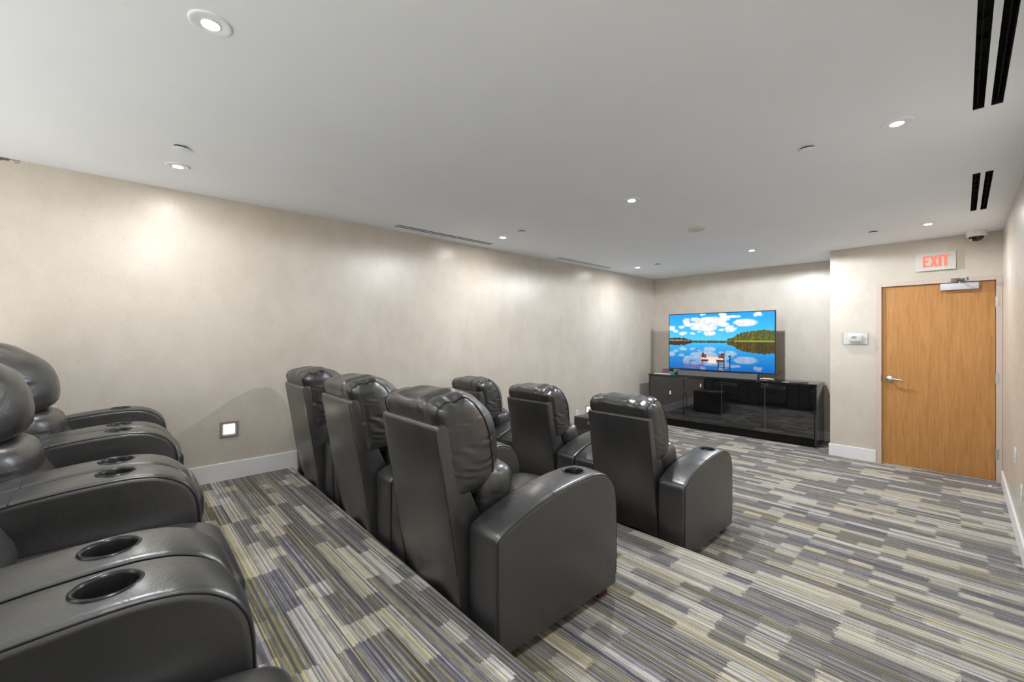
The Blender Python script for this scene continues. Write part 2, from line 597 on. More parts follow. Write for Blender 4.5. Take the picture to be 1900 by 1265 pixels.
boxo('strike_plate', M['darksteel'], door, DX0 - dx - .005, DX0 - dx + .003, -.0195, -.002, 1.00, 1.075)
hx = -0.594 - dx
bm = bmesh.new()
rot = Matrix.Rotation(math.pi / 2, 4, 'X')
lathe(bm, [(0, -.002), (.040, -.002), (.041, .008), (.036, .016), (.018, .020), (.014, .058), (0, .060)], 28)
bmesh.ops.transform(bm, matrix=Matrix.Translation((hx, 0.012, 1.036)) @ rot, verts=bm.verts)
hd = finish(bm, 'lever_handle', M['steel'], door, True, angle=40)
bm = bmesh.new()
pts = spline([(hx, -.046, 1.036), (hx + .03, -.052, 1.040), (hx + .075, -.050, 1.034), (hx + .125, -.044, 1.028)], 6)
tube(bm, pts, 0.0095, 10)
finish(bm, 'lever', M['steel'], hd, True)
# overhead closer
cl = boxo('door_closer', M['silver'], door, -0.166 - dx, 0.125 - dx, -0.046, 0.011, 2.066, 2.138, 0.004, 2)
bm = bmesh.new()
px = -0.03 - dx
lathe(bm, [(0, 0), (.016, 0), (.016, .016), (.010, .02), (0, .02)], 14, (px + .02, -.020, 2.138))
tube(bm, [(px + .02, -.020, 2.155), (px + .05, -.12, 2.158), (px + .065, -.19, 2.160)], 0.009, 8)
tube(bm, [(px + .065, -.19, 2.165), (px + .03, -.10, 2.170), (px - .02, -.022, 2.176)], 0.009, 8)
lathe(bm, [(0, -.015), (.014, -.015), (.014, .018), (0, .018)], 12, (px + .065, -.19, 2.163))
box(bm, px - .055, px + .02, -.036, -.018, 2.160, 2.192, .003, 1)
finish(bm, 'closer_arm', M['darksteel'], cl, True, angle=40)

# ------------------------------------------------------------------ exit sign
ex = empty('exit_sign', (-0.204, YD, 2.30))
tag(ex, 'off-white exit sign with glowing red letters above the wooden door', 'sign')
boxo('sign_box', M['exitface'], ex, -.160, .160, -.030, 0, 0, .205, .003, 1)
def letter(polys, x0, wid, z0=0.042, h=0.128):
    bm = bmesh.new()
    for p in polys:
        prism(bm, [(x0 + a * wid, z0 + b * h) for a, b in p], 1, -.0335, -.029)
    finish(bm, 'letter', M['exitred'], ex)
sw = 0.26
E_ = [[(0, 0), (.36, 0), (.36, 1), (0, 1)], [(.36, .84), (1, .84), (1, 1), (.36, 1)], [(.36, .43), (.86, .43), (.86, .58), (.36, .58)], [(.36, 0), (1, 0), (1, .16), (.36, .16)]]
X_ = [[(0, 0), (.34, 0), (.5, .34), (.66, 0), (1, 0), (.68, .5), (1, 1), (.66, 1), (.5, .66), (.34, 1), (0, 1), (.32, .5)]]
I_ = [[(0, 0), (1, 0), (1, 1), (0, 1)]]
T_ = [[(.32, 0), (.68, 0), (.68, .84), (.32, .84)], [(0, .84), (1, .84), (1, 1), (0, 1)]]
letter(E_, -.104, .052); letter(X_, -.046, .062); letter(I_, .022, .022); letter(T_, .050, .054)

# ------------------------------------------------------------------ thermostat under a clear guard
th = empty('thermostat', (-0.917, YD, 1.445))
tag(th, 'white thermostat under a clear plastic guard left of the door', 'thermostat')
boxo('backplate', M['whiteplastic'], th, -.118, .118, -.006, 0, .006, .150, .003, 1)
tb = boxo('thermostat_body', M['whiteplastic'], th, -.066, .066, -.034, -.006, .040, .124, .006, 2)
boxo('display', M['lcd'], tb, -.036, .014, -.0352, -.0335, .078, .108)
bm = bmesh.new()
for x in (.030, .046):
    box(bm, x, x + .010, -.0365, -.0335, .082, .092, .001, 1); box(bm, x, x + .010, -.0365, -.0335, .098, .108, .001, 1)
finish(bm, 'button', M['whiteplastic'], tb)
bm = bmesh.new()
box(bm, -.128, .128, -.078, -.075, 0, .156)
for x0, x1, z0, z1 in ((-.128, -.125, 0, .156), (.125, .128, 0, .156), (-.125, .125, 0, .003), (-.125, .125, .153, .156)):
    box(bm, x0, x1, -.075, 0, z0, z1)
finish(bm, 'clear_guard', M['clear'], th)
boxo('lock', M['steel'], th, .112, .126, -.084, -.078, .066, .088, .002, 1)

# ------------------------------------------------------------------ ceiling fittings
def downlight(x, y, label, group):
    mid = -3 < x < -1
    d = empty('recessed_downlight', (x, y, ZC))
    tag(d, label, 'downlight', group)
    bm = bmesh.new()
    lathe(bm, [(.066, 0), (.066, -.003), (.061, -.0055), (.052, -.0035), (.030, -.0025), (.027, -.001)], 40)
    finish(bm, 'trim_ring', M['ceiling'], d, True)
    bm = bmesh.new()
    lathe(bm, [(.027, -.0065), (0, -.0065)], 32)
    finish(bm, 'lens', M['lens'], d, True)
    bm = bmesh.new()
    lathe(bm, [(.0275, 0), (.0290, -.006), (.0275, -.0070), (.0270, -.0060)], 32)
    finish(bm, 'lens_collar', M['whiteplastic'], d, True)
    ld = bpy.data.lights.new('downlight_beam', 'SPOT')
    ld.energy = LAMP_REAR if y < -1 else (LAMP_MID if mid else LAMP_WALL if x < -3 else LAMP_RIGHT) * (0.42 if y < 1 and x < -1 else 1.6 if y < 1 else 1.0 if y < 4 else 1.35 if x < -1 else 0.8)
    ld.color = (0.900, 0.948, 1.0)
    ld.spot_size = math.radians(120 if y < -1 else 176 if mid else 118)
    ld.spot_blend = 0.12 if mid and y > -1 else 1.0
    ld.shadow_soft_size = 0.022
    lo = bpy.data.objects.new('downlight_beam', ld)
    lo.location = (0, 0, -0.034)
    link(lo, d)
    return d
GX = (-3.55, -1.855, -0.232)
downlight(-1.847, .236, 'largest bright downlight at the upper left of the ceiling', 'recessed downlights')
downlight(-3.529, .274, 'bright downlight close to the long wall and beside a round sprinkler cover', 'recessed downlights')
downlight(-.234, 2.993, 'bright downlight between the slot vents and the round cover, upper right', 'recessed downlights')
downlight(-1.855, 3.076, 'bright downlight alone in the middle of the ceiling', 'recessed downlights')
downlight(-3.536, 3.154, 'downlight next to the end of the nearer long wall slot vent', 'recessed downlights')
downlight(-3.577, 6.11, 'small downlight near the corner of the long wall and screen wall', 'recessed downlights')
downlight(-1.858, 5.985, 'small downlight in front of the television wall', 'recessed downlights')
downlight(-.230, 5.876, 'small downlight in front of the exit sign', 'recessed downlights')
downlight(GX[2], .26, 'downlight on the ceiling straight above the camera, outside the picture', 'recessed downlights')
downlight(GX[0], -2.6, 'unseen boosted downlight behind the camera beside the long wall', 'recessed downlights')
downlight(GX[1], -2.6, 'unseen boosted downlight behind the camera in the middle of the ceiling', 'recessed downlights')
downlight(GX[2], -2.6, 'unseen boosted downlight behind the camera beside the right wall', 'recessed downlights')

def sprinkler(x, y, label):
    d = empty('sprinkler_cover', (x, y, ZC))
    tag(d, label, 'sprinkler cover', 'round sprinkler covers')
    bm = bmesh.new()
    lathe(bm, [(0, 0), (.034, 0), (.034, -.010), (0, -.010)], 24)
    finish(bm, 'socket', M['void'], d, True, angle=40)  # near-black socket colours in the shadow gap above the cover
    bm = bmesh.new()
    lathe(bm, [(0, -.010), (.043, -.010), (.0435, -.0115), (.041, -.013), (0, -.0135)], 36)
    finish(bm, 'cover_plate', M['ceiling'], d, True, angle=40)
sprinkler(-3.168, .259, 'round white sprinkler cover beside the downlight by the long wall')
sprinkler(-.63, 3.002, 'round white sprinkler cover left of the upper right downlight')
sprinkler(-3.205, 3.121, 'round white sprinkler cover right of the downlight by the long wall vent')
sprinkler(-3.208, 6.065, 'small round sprinkler cover near the far wall corner')
sprinkler(-.649, 5.896, 'small round sprinkler cover left of the downlight before the exit sign')

sd = empty('smoke_detector', (-1.865, 4.333, ZC))
tag(sd, 'round flat white smoke detector on the ceiling', 'smoke detector')
bm = bmesh.new(); lathe(bm, [(0, 0), (.098, 0), (.098, -.006), (.090, -.010), (0, -.010)], 40)
finish(bm, 'base_ring', M['whiteplastic'], sd, True, angle=40)
bm = bmesh.new(); lathe(bm, [(0, -.010), (.080, -.010), (.078, -.028), (.066, -.034), (0, -.036)], 40)
finish(bm, 'cover', M['exitface'], sd, True, angle=40)
bm = bmesh.new(); lathe(bm, [(0, -.0355), (.006, -.0355), (.005, -.039), (0, -.0395)], 14)
finish(bm, 'indicator', M['darksteel'], sd, True)

sc = empty('security_camera', (0.105, 6.665, ZC))
tag(sc, 'white dome security camera with dark lens above the door', 'camera')
bm = bmesh.new(); lathe(bm, [(0, 0), (.078, 0), (.078, -.046), (.072, -.056), (.060, -.060), (0, -.060)], 40)
finish(bm, 'housing', M['whiteplastic'], sc, True, angle=40)
bm = bmesh.new()
lathe(bm, [(.058 * math.cos(a), -.058 - .050 * math.sin(a)) for a in [math.pi / 2 * k / 8 for k in range(8)]] + [(0, -.108)], 32)
finish(bm, 'dome', M['dome'], sc, True)
bm = bmesh.new(); lathe(bm, [(0, -.006), (.006, -.004), (.006, .004), (0, .006)], 10, (-.040, -.030, -.092))
finish(bm, 'indicator', M['led'], sc, True)
bm = bmesh.new(); lathe(bm, [(0, -.003), (.004, -.002), (.004, .002), (0, .003)], 8, (-.01, -.078, -.020))
finish(bm, 'screw', M['darksteel'], sc, True)

def vent(v, label):
    x0, x1, y0, y1 = v
    d = empty('slot_vent', ((x0 + x1) / 2, (y0 + y1) / 2, ZC))
    tag(d, label, 'air vent', 'ceiling slot vents')
    hx, hy = (x1 - x0) / 2, (y1 - y0) / 2
    bm = bmesh.new()
    f = 0.016
    box(bm, -hx - f, -hx + .003, -hy - f, hy + f, -.0018, 0, .0005, 1)
    box(bm, hx - .003, hx + f, -hy - f, hy + f, -.0018, 0, .0005, 1)
    box(bm, -hx + .003, hx - .003, -hy - f, -hy + .003, -.0018, 0, .0005, 1)
    box(bm, -hx + .003, hx - .003, hy - .003, hy + f, -.0018, 0, .0005, 1)
    finish(bm, 'vent_frame', M['ceiling'], d)
    bm = bmesh.new()
    box(bm, -.011, .011, -hy + .003, hy - .003, -.0018, .001, .0005, 1)
    finish(bm, 'divider_bar', M['ceiling'], d)
    bm = bmesh.new()
    t = .004
    box(bm, -hx + .0005, -hx + t, -hy + .001, hy - .001, .002, .13); box(bm, hx - t, hx - .0005, -hy + .001, hy - .001, .002, .13)
    box(bm, -hx + t, hx - t, -hy + .001, hy - .001, .126, .13)
    box(bm, -hx + t, hx - t, -hy + .001, -hy + t, .002, .126); box(bm, -hx + t, hx - t, hy - t, hy - .001, .002, .126)
    finish(bm, 'duct', M['void'], d)
    for s in (-1, 1):
        bm = bmesh.new()
        cxx = s * (hx + .014) / 2
        box(bm, cxx - .0015, cxx + .0015, -hy + .004, hy - .004, .022, .060)
        k = -hy + .12
        while k < hy - .05:
            box(bm, s * .016 if s > 0 else -hx + .005, hx - .005 if s > 0 else -.016, k, k + .003, .030, .055)
            k += .16
        finish(bm, 'deflector_blade', M['void'], d)
vent(VENTS[0], 'long thin slot vent on the ceiling along the long wall, nearer the camera')
vent(VENTS[1], 'long thin slot vent on the ceiling along the long wall, nearer the screen wall')
vent(VENTS[2], 'large slot vent with two black slits cut by the top edge, upper right')
vent(VENTS[3], 'slot vent with two black slits in front of the security camera')

# ------------------------------------------------------------------ wall fittings
def step_light(y, z, label):
    d = empty('step_light', (XL, y, z))
    tag(d, label, 'step light', 'square step lights')
    bm = bmesh.new(); h = .064
    for a in ((-h, h, h - .016, h), (-h, h, -h, -h + .016), (-h, -h + .016, -h + .016, h - .016), (h - .016, h, -h + .016, h - .016)):
        box(bm, 0, .010, a[0], a[1], a[2], a[3], .002, 1)
    box(bm, 0, .003, -h + .015, h - .015, -h + .015, h - .015)
    finish(bm, 'frame', M['nickel'], d)
    bm = bmesh.new()
    g = .040
    box(bm, .003, .0065, -g, g, -g, g, .002, 1)
    finish(bm, 'lens', M['steplens'], d)
step_light(.650, .785, 'square lit step light with metal frame on the long wall')
step_light(3.81, .39, 'square lit step light reflected in the middle of the cabinet doors')
step_light(5.51, .38, 'square lit step light reflected in the leftmost cabinet door')

def outlet(loc, face, label):
    d = empty('wall_outlet', loc, 0 if face > 0 else math.pi)
    tag(d, label, 'outlet')
    boxo('plate', M['whiteplastic'], d, 0, .006, -.036, .036, -.058, .058, .003, 1)
    for z in (-.024, .024):
        boxo('socket', M['exitface'], d, .006, .0085, -.016, .016, z - .014, z + .014, .002, 1)
    return d
outlet((XL, 5.235, .345), 1, 'white wall outlet on the long wall above the black speaker box')
outlet((XL, 4.86, .335), 1, 'white wall outlet on the long wall with a black plug and cord')
outlet((XR, 5.22, .600), -1, 'white wall outlet on the right wall nearer the door')
outlet((XR, 4.70, .430), -1, 'white wall outlet on the right wall cut by the picture edge')

ds = empty('door_stop', (XR - BT, 6.30, .070))
tag(ds, 'thin door stop rod with white tip on the right baseboard', 'door stop')
bm = bmesh.new(); tube(bm, [(0, 0, 0), (-.030, -.001, -.001), (-.080, -.003, -.004)], .0042, 8)
finish(bm, 'rod', M['steel'], ds, True)
bm = bmesh.new(); tube(bm, [(-.078, -.003, -.004), (-.086, -.0033, -.0045), (-.100, -.004, -.005)], .0095, 12)
finish(bm, 'rubber_tip', M['whiteplastic'], ds, True, angle=50)

# ------------------------------------------------------------------ media cabinet
CX0, CX1, CY0, CY1, CZ = -3.86, -1.37, 7.01, 7.60, 0.885
ang = math.radians(1.4)
cab = empty('media_cabinet', ((CX0 + CX1) / 2, CY0, 0), ang)
tag(cab, 'long low black gloss media cabinet with four mirror-like doors', 'cabinet')
hw, dp = (CX1 - CX0) / 2, 0.555
boxo('cabinet_top', M['cablac'], cab, -hw - .004, hw + .004, -.006, dp, CZ - .030, CZ, .002, 1)
boxo('side_panel', M['cablac'], cab, -hw, -hw + .024, 0.0, dp - .004, .02, CZ - .030, .002, 1)
boxo('side_panel', M['cablac'], cab, hw - .024, hw, 0.0, dp - .004, .02, CZ - .030, .002, 1)
boxo('back_panel', M['cablac'], cab, -hw + .024, hw - .024, dp - .016, dp - .006, .10, CZ - .030)
boxo('bottom_panel', M['cablac'], cab, -hw + .024, hw - .024, .024, dp - .016, .10, .122)
boxo('plinth', M['underframe'], cab, -hw + .024, hw - .024, .006, .022, .025, .118)
for x in (-hw, hw - .024):
    for y in (0.0, dp - .03):
        boxo('leg', M['cablac'], cab, x, x + .024, y, y + .024, 0, .02)
dw = (2 * hw - .048) / 4
for k in range(4):
    x0 = -hw + .024 + k * dw
    dd = boxo('door', M['cabglass'], cab, x0 + .0025, x0 + dw - .0025, 0.000, .020, .124, CZ - .034, .0015, 1)
    hxk = x0 + dw - .052 if k % 2 == 0 else x0 + .012
    boxo('handle', M['steel'], dd, hxk, hxk + .040, -.007, .000, CZ - .046, CZ - .037, .001, 1)
boxo('centre_rail', M['steel'], cab, -hw + .024 + 3 * dw - .0022, -hw + .024 + 3 * dw + .0022, .003, .018, .124, CZ - .036)
boxo('centre_rail', M['steel'], cab, -hw + .024 + 2 * dw - .0010, -hw + .024 + 2 * dw + .0010, .003, .018, .124, CZ - .036)

# ------------------------------------------------------------------ television
TX0, TX1, TZ0, TZ1, TY = -3.556, -1.886, 0.985, 1.944, 7.12
tv = empty('television', ((TX0 + TX1) / 2, TY, CZ), math.radians(-0.6))
tag(tv, 'large flat television showing a blue lake scene with clouds', 'television')
tw = (TX1 - TX0) / 2
z0, z1 = TZ0 - CZ, TZ1 - CZ
bm = bmesh.new()
box(bm, -tw, tw, 0.004, .028, z0, z1, .003, 2)
box(bm, -tw * .55, tw * .55, .028, .060, z0 + .03, z0 + .5, .008, 2)
finish(bm, 'television_body', M['bezel'], tv)
bm = bmesh.new()
bz = .012
for a in ((-tw, tw, z1 - bz, z1), (-tw, tw, z0, z0 + bz + .004), (-tw, -tw + bz, z0 + bz + .004, z1 - bz), (tw - bz, tw, z0 + bz + .004, z1 - bz)):
    box(bm, a[0], a[1], -.002, .006, a[2], a[3], .001, 1)
finish(bm, 'bezel', M['bezel'], tv)
for s in (-1, 1):
    bm = bmesh.new()
    prism(bm, [(-.004, 0.001), (.012, 0.001), (.020, z0 - .004), (.104, 0.001), (.119, 0.001), (.032, z0 + .03), (.026, z0 + .03)], 0, s * .62 - .012, s * .62 + .012)
    finish(bm, 'stand_leg', M['darksteel'], tv)

# the picture on the screen: painted procedurally on a fine grid
NX, NZ = 300, 168
sx0, sx1, sz0, sz1 = -tw + bz, tw - bz, z0 + bz + .004, z1 - bz
U, V = np.meshgrid(np.linspace(0, 1, NX), np.linspace(0, 1, NZ))     # V downwards
rng = np.random.default_rng(5)
def vnoise(u, v, fx, fy, seed, octs=4):
    out = np.zeros_like(u); amp = 1.0; tot = 0
    for k in range(octs):
        r = np.random.default_rng(seed + k)
        gx, gy = int(fx) + 2, int(fy) + 2
        g = r.random((gy + 1, gx + 1))
        x = np.clip(u, 0, 1) * fx; y = np.clip(v, 0, 1) * fy
        xi = np.floor(x).astype(int); yi = np.floor(y).astype(int)
        xf = x - xi; yf = y - yi
        xf = xf * xf * (3 - 2 * xf); yf = yf * yf * (3 - 2 * yf)
        a = g[yi, xi] * (1 - xf) + g[yi, xi + 1] * xf
        b = g[yi + 1, xi] * (1 - xf) + g[yi + 1, xi + 1] * xf
        out += amp * (a * (1 - yf) + b * yf); tot += amp
        amp *= .55; fx *= 2; fy *= 2
    return out / tot
HZ = 0.492
CL = [(.185, .14, .035, .05), (.215, .185, .05, .03), (.278, .095, .045, .03), (.35, .155, .07, .05), (.393, .105, .06, .045), (.47, .12, .05, .05), (.342, .22, .08, .04),
      (.278, .262, .05, .025), (.40, .25, .07, .05), (.455, .23, .035, .05), (.53, .17, .045, .055), (.565, .085, .045, .045), (.552, .03, .035, .025), (.56, .20, .04, .03),
      (.751, .174, .085, .052), (.70, .165, .04, .04), (.80, .185, .05, .035), (.617, .278, .045, .042), (.648, .062, .045, .022), (.866, .045, .035, .03), (.36, .01, .03, .02),
      (.022, .245, .035, .036), (.072, .30, .028, .026), (.137, .228, .022, .02), (.15, .35, .036, .03), (.249, .352, .018, .014), (.425, .352, .05, .036), (.316, .325, .022, .014), (.53, .285, .025, .018)]
def clouds(u, v):
    d = np.zeros_like(u)
    uu = u + (vnoise(u, v, 22, 14, 11) - .5) * .05
    vv = v + (vnoise(u, v, 22, 14, 31) - .5) * .05
    for cx, cy, rx, ry in CL:
        d = np.maximum(d, 1.42 - np.hypot((uu - cx) / rx, (vv - cy) / ry))
    return np.clip(d * 2.4, 0, 1)
def mixc(a, b, k): return a * (1 - k[..., None]) + np.array(b, float) * k[..., None]
img = np.zeros((NZ, NX, 3))
def sky(u, v):
    k = np.clip(v / HZ, 0, 1)[..., None]
    c = np.array([0, 158, 238]) * (1 - k) + np.array([96, 204, 244]) * k
    cl = clouds(u, v)
    shade = 0.80 + 0.25 * vnoise(u, v, 30, 20, 71)
    cc = np.stack([232 * shade + 20, 226 * shade + 26, 238 * shade + 14], -1)
    return c * (1 - cl[..., None]) + np.clip(cc, 0, 255) * cl[..., None]
img = sky(U, V)
Vm = np.clip(2 * HZ - V, 0, 1) * 1.0
rip = Vm + (vnoise(U, V, 60, 90, 91) - .5) * .01
wat = sky(U, np.clip(rip, 0, 1))
depth = np.clip((V - HZ) / (1 - HZ), 0, 1)[..., None]
wat = wat * (np.array([.74, .92, 1.0]) * (1 - depth) + np.array([.74, .76, .86]) * depth)
wat = wat * (1 - .26 * depth) + np.array([0, 50, 130]) * .26 * depth
img = np.where((V > HZ)[..., None], wat, img)
# trees and their reflections
edge = (vnoise(U, U * 0, 70, 3, 5) - .5)
topL = np.where(U < .26, .432 + .05 * np.clip((U - .17) / .09, 0, 1) + edge * .03, .478 + edge * .02)
topR = np.interp(U, [.58, .60, .63, .67, .71, .76, .85, .93, 1.0], [.49, .445, .43, .40, .352, .325, .305, .30, .315]) + edge * .055
nt = vnoise(U, V, 90, 26, 44)
trunk = vnoise(U, V * .3, 120, 3, 51)
for top, c1, c2, um in ((topL, (22, 38, 24), (78, 70, 46), U < .60), (topR, (40, 62, 18), (150, 128, 52), U >= .58)):
    m = um & (V >= top) & (V <= HZ)
    cc = mixc(np.broadcast_to(np.array(c1, float), img.shape), c2, np.clip((nt * .6 + trunk * .5) * 1.7 - .5, 0, 1))
    img = np.where(m[..., None], cc, img)
    mr = um & (V > HZ) & (V <= 2 * HZ - top + .012)
    cr = cc * np.array([.62, .55, .5]) + (trunk[..., None] * np.array([36, 22, 8]))
    img = np.where(mr[..., None], cr, img)
g = (U > .66) & (np.abs(V - (HZ - .004)) < .010 + .004 * edge)
img = np.where(g[..., None], np.array([146, 168, 30]), img)
g = (U < .26) & (np.abs(V - (HZ - .015)) < .010) & (nt > .45)
img = np.where(g[..., None], np.array([176, 136, 120]), img)
g = (U >= .26) & (U < .60) & (np.abs(V - (HZ - .003)) < .005)
img = np.where(g[..., None], np.array([96, 140, 70]), img)
# pink evening streak on the water
pk = np.clip(1 - np.hypot((U - .27) / .17, (V - .955 + .03 * (U - .2)) / .045), 0, 1)
img = mixc(img, (196, 92, 122), np.clip(pk * 1.3, 0, .75) * (vnoise(U, V, 20, 60, 61) > .42))
# dock
def rect(u0, u1, v0, v1, c, soft=None):
    global img
    m = (U >= u0) & (U <= u1) & (V >= v0) & (V <= v1)
    img = np.where(m[..., None], np.array(c, float), img)
def trap(v0, v1, l0, r0, l1, r1, c):
    global img
    k = np.clip((V - v0) / (v1 - v0), 0, 1)
    m = (V >= v0) & (V <= v1) & (U >= l0 + (l1 - l0) * k) & (U <= r0 + (r1 - r0) * k)
    img = np.where(m[..., None], np.array(c, float) * (0.9 + .2 * vnoise(U, V, 40, 90, 81))[..., None], img)
rect(.340, .405, .815, .845, (24, 24, 26)); rect(.490, .565, .815, .85, (24, 24, 26))
trap(.765, .815, .345, .565, .335, .570, (250, 202, 182))
trap(.79, .885, .425, .480, .400, .492, (252, 214, 204))
trap(.69, .78, .352, .366, .340, .372, (74, 34, 40)); trap(.72, .79, .362, .388, .362, .395, (120, 60, 66))
trap(.70, .79, .535, .552, .525, .556, (92, 36, 40)); trap(.73, .79, .515, .535, .505, .54, (150, 66, 60))
rect(.612, .620, .745, .985, (10, 26, 48)); rect(.600, .632, .742, .757, (20, 40, 70))
for k in range(5):
    rect(.495 + .01 * k, .565 + .004 * k, .855 + .028 * k, .866 + .028 * k, (12, 34, 58))
rect(.505, .514, .84, .985, (12, 40, 66)); rect(.558, .567, .70, .985, (14, 32, 52))
trap(.85, .94, .345, .360, .352, .362, (150, 70, 84))
img = np.clip(img, 0, 255) / 255
linr = np.where(img <= .04045, img / 12.92, ((img + .055) / 1.055) ** 2.4)
verts = np.stack([sx0 + (sx1 - sx0) * U, np.zeros_like(U), sz1 - (sz1 - sz0) * V], -1).reshape(-1, 3)
idx = np.arange(NX * NZ).reshape(NZ, NX)
quads = np.stack([idx[1:, :-1], idx[1:, 1:], idx[:-1, 1:], idx[:-1, :-1]], -1).reshape(-1, 4)
me = bpy.data.meshes.new('screen')
me.from_pydata(verts.tolist(), [], quads.tolist())
at_ = me.color_attributes.new('picture', 'FLOAT_COLOR', 'POINT')
at_.data.foreach_set('color', np.concatenate([linr.reshape(-1, 3), np.ones((NX * NZ, 1))], 1).astype(np.float32).ravel())
t = NT('television_picture')
an = t.n('ShaderNodeAttribute', attribute_name='picture')
t.l(an.outputs['Color'], t.b.inputs['Emission Color'])
t.b.inputs['Emission Strength'].default_value = 0.80
t.b.inputs['Base Color'].default_value = (0.004, 0.004, 0.004, 1)
t.b.inputs['Roughness'].default_value = 0.25
me.materials.append(t.m)
link(bpy.data.objects.new('screen', me), tv)

# ------------------------------------------------------------------ things on the cabinet
sb = empty('soundbar', (-2.72, 7.016, CZ), ang)
tag(sb, 'long dark grey soundbar in front of the television', 'soundbar')
boxo('body', M['blackplastic'], sb, -.62, .62, .004, .075, 0, .098, .006, 2)
boxo('grille', M['fabric'], sb, -.612, .612, -.002, .004, .008, .092, .002, 1)
boxo('badge', M['steel'], sb, -.014, .014, -.0035, -.002, .010, .016)
boxo('end_cap', M['blackplastic'], sb, -.628, -.62, .002, .073, .002, .096, .002, 1)
boxo('end_cap', M['blackplastic'], sb, .62, .628, .002, .073, .002, .096, .002, 1)

def on_cab(name, mat, x0, x1, y0, y1, z0, z1, rz, label, cat, bev=.002, page=None):
    cx, cy = (x0 + x1) / 2, (y0 + y1) / 2
    e = empty(name, (cx, cy, z0), rz)
    tag(e, label, cat)
    a, b, h = (x1 - x0) / 2, (y1 - y0) / 2, z1 - z0
    if page is not None:
        boxo('cover', mat, e, -a, a, -b, b, h - .003, h, .001, 1)
        boxo('cover', mat, e, -a, a, -b, b, 0, .003, .001, 1)
        boxo('spine', mat, e, -a, a, -b, -b + .003, .003, h - .003)
        boxo('pages', page, e, -a + .004, a - .004, -b + .003, b - .004, .003, h - .003)
    else:
        boxo('shell', mat, e, -a, a, -b, b, 0, h, bev, 1)
    return e
def sheet(name, x0, x1, y0, y1, rz, label):
    e = boxo(name, M['paper'], None, -(x1 - x0) / 2, (x1 - x0) / 2, -(y1 - y0) / 2, (y1 - y0) / 2, 0, .006, .001, 1)
    e.location = ((x0 + x1) / 2, (y0 + y1) / 2, CZ); e.rotation_euler = (0, 0, rz)
    tag(e, label, 'paper')
sheet('paper_pad', -3.80, -3.50, 7.035, 7.16, .12, 'white paper pad under the stacked cases on the cabinet')
on_cab('magenta_case', M['magenta'], -3.70, -3.56, 7.17, 7.33, CZ, CZ + .038, .06, 'magenta case at the bottom of the small stack on the cabinet', 'case', page=M['paper'])
on_cab('grey_case', M['greybook'], -3.70, -3.56, 7.17, 7.33, CZ + .038, CZ + .082, .05, 'dark grey case on top of the magenta one', 'case', page=M['greybook'])
tb2 = on_cab('teal_box', M['teal'], -3.545, -3.365, 7.10, 7.20, CZ, CZ + .052, .04, 'teal and white box beside the soundbar end', 'box', page=M['paper'])
boxo('black_panel', M['blackplastic'], tb2, .015, .082, -.0525, -.050, .010, .046)

sb2 = empty('streaming_box', (-2.00, 7.115, CZ), .03)
tag(sb2, 'small pale set-top box under the television corner', 'box')
boxo('case', M['exitface'], sb2, -.085, .085, -.05, .05, .004, .036, .003, 1)
boxo('front_panel', M['blackplastic'], sb2, -.075, .075, -.052, -.050, .012, .028)
for sx in (-.07, .06):
    boxo('rubber_foot', M['blackplastic'], sb2, sx, sx + .012, -.04, -.028, 0, .004); boxo('rubber_foot', M['blackplastic'], sb2, sx, sx + .012, .028, .04, 0, .004)
sk = boxo('paper_slip', M['paper'], None, -.05, .05, -.025, .025, 0, .003)
sk.location = (-1.75, 7.10, CZ); sk.rotation_euler = (0, 0, -.3)
tag(sk, 'small pale slip lying among the cables on the cabinet', 'paper')
def cable(name, pts, r, label, group=None):
    bm = bmesh.new(); tube(bm, spline(pts, 8), r, 8)
    o = finish(bm, name, M['cable'], None, True)
    tag(o, label, 'cable', group)
z = CZ + .0062
cable('antenna_wire', [(-1.93, 7.13, z + .005), (-1.90, 7.11, z + .05), (-1.86, 7.10, z + .10), (-1.80, 7.10, z + .155)], .0035, 'thin black wire sticking up beside the television corner')
cable('loose_cable', [(-2.10, 7.035, z), (-1.98, 7.035, z), (-1.87, 7.05, z + .02), (-1.82, 7.075, z + .016), (-1.77, 7.05, z + .004), (-1.83, 7.033, z + .014), (-1.88, 7.04, z + .05), (-1.885, 7.09, z + .06)], .005, 'looped black cable under the television corner')
cable('power_cable', [(-1.90, 7.14, z), (-1.80, 7.12, z), (-1.70, 7.07, z), (-1.62, 7.09, z), (-1.55, 7.14, z), (-1.50, 7.20, z)], .0045, 'black cable trailing along the right end of the cabinet')

# ------------------------------------------------------------------ speaker box on the floor
sw_ = empty('subwoofer', (-3.46, 4.66, 0))
tag(sw_, 'black gloss speaker box on the carpet in front of the front-row recliners', 'speaker')
boxo('enclosure', M['subgloss'], sw_, -.26, .26, 0, .60, .022, .432, .005, 2)
for fx in (-.23, .19):
    for fy in (.03, .53):
        boxo('foot', M['blackplastic'], sw_, fx, fx + .04, fy, fy + .04, 0, .022)
for fz in (.13, .18, .24, .30):
    bm = bmesh.new(); lathe(bm, [(0, 0), (.011, 0), (.009, .012), (0, .012)], 12)
    bmesh.ops.transform(bm, matrix=Matrix.Translation((.26, .40, fz)) @ Matrix.Rotation(math.pi / 2, 4, 'Y'), verts=bm.verts)
    finish(bm, 'knob', M['darksteel'], sw_, True, angle=40)
bm = bmesh.new()
tube(bm, spline([(x + 3.46, y - 4.66, zz) for x, y, zz in [(XL + .010, 4.86, .311), (XL + .045, 4.86, .33), (XL + .075, 4.87, .31), (XL + .10, 4.88, .20), (XL + .11, 4.89, .06), (XL + .16, 4.90, .008), (XL + .27, 4.90, .008), (-3.72, 4.90, .03)]], 8), .006, 8)
finish(bm, 'power_cord', M['cable'], sw_, True)

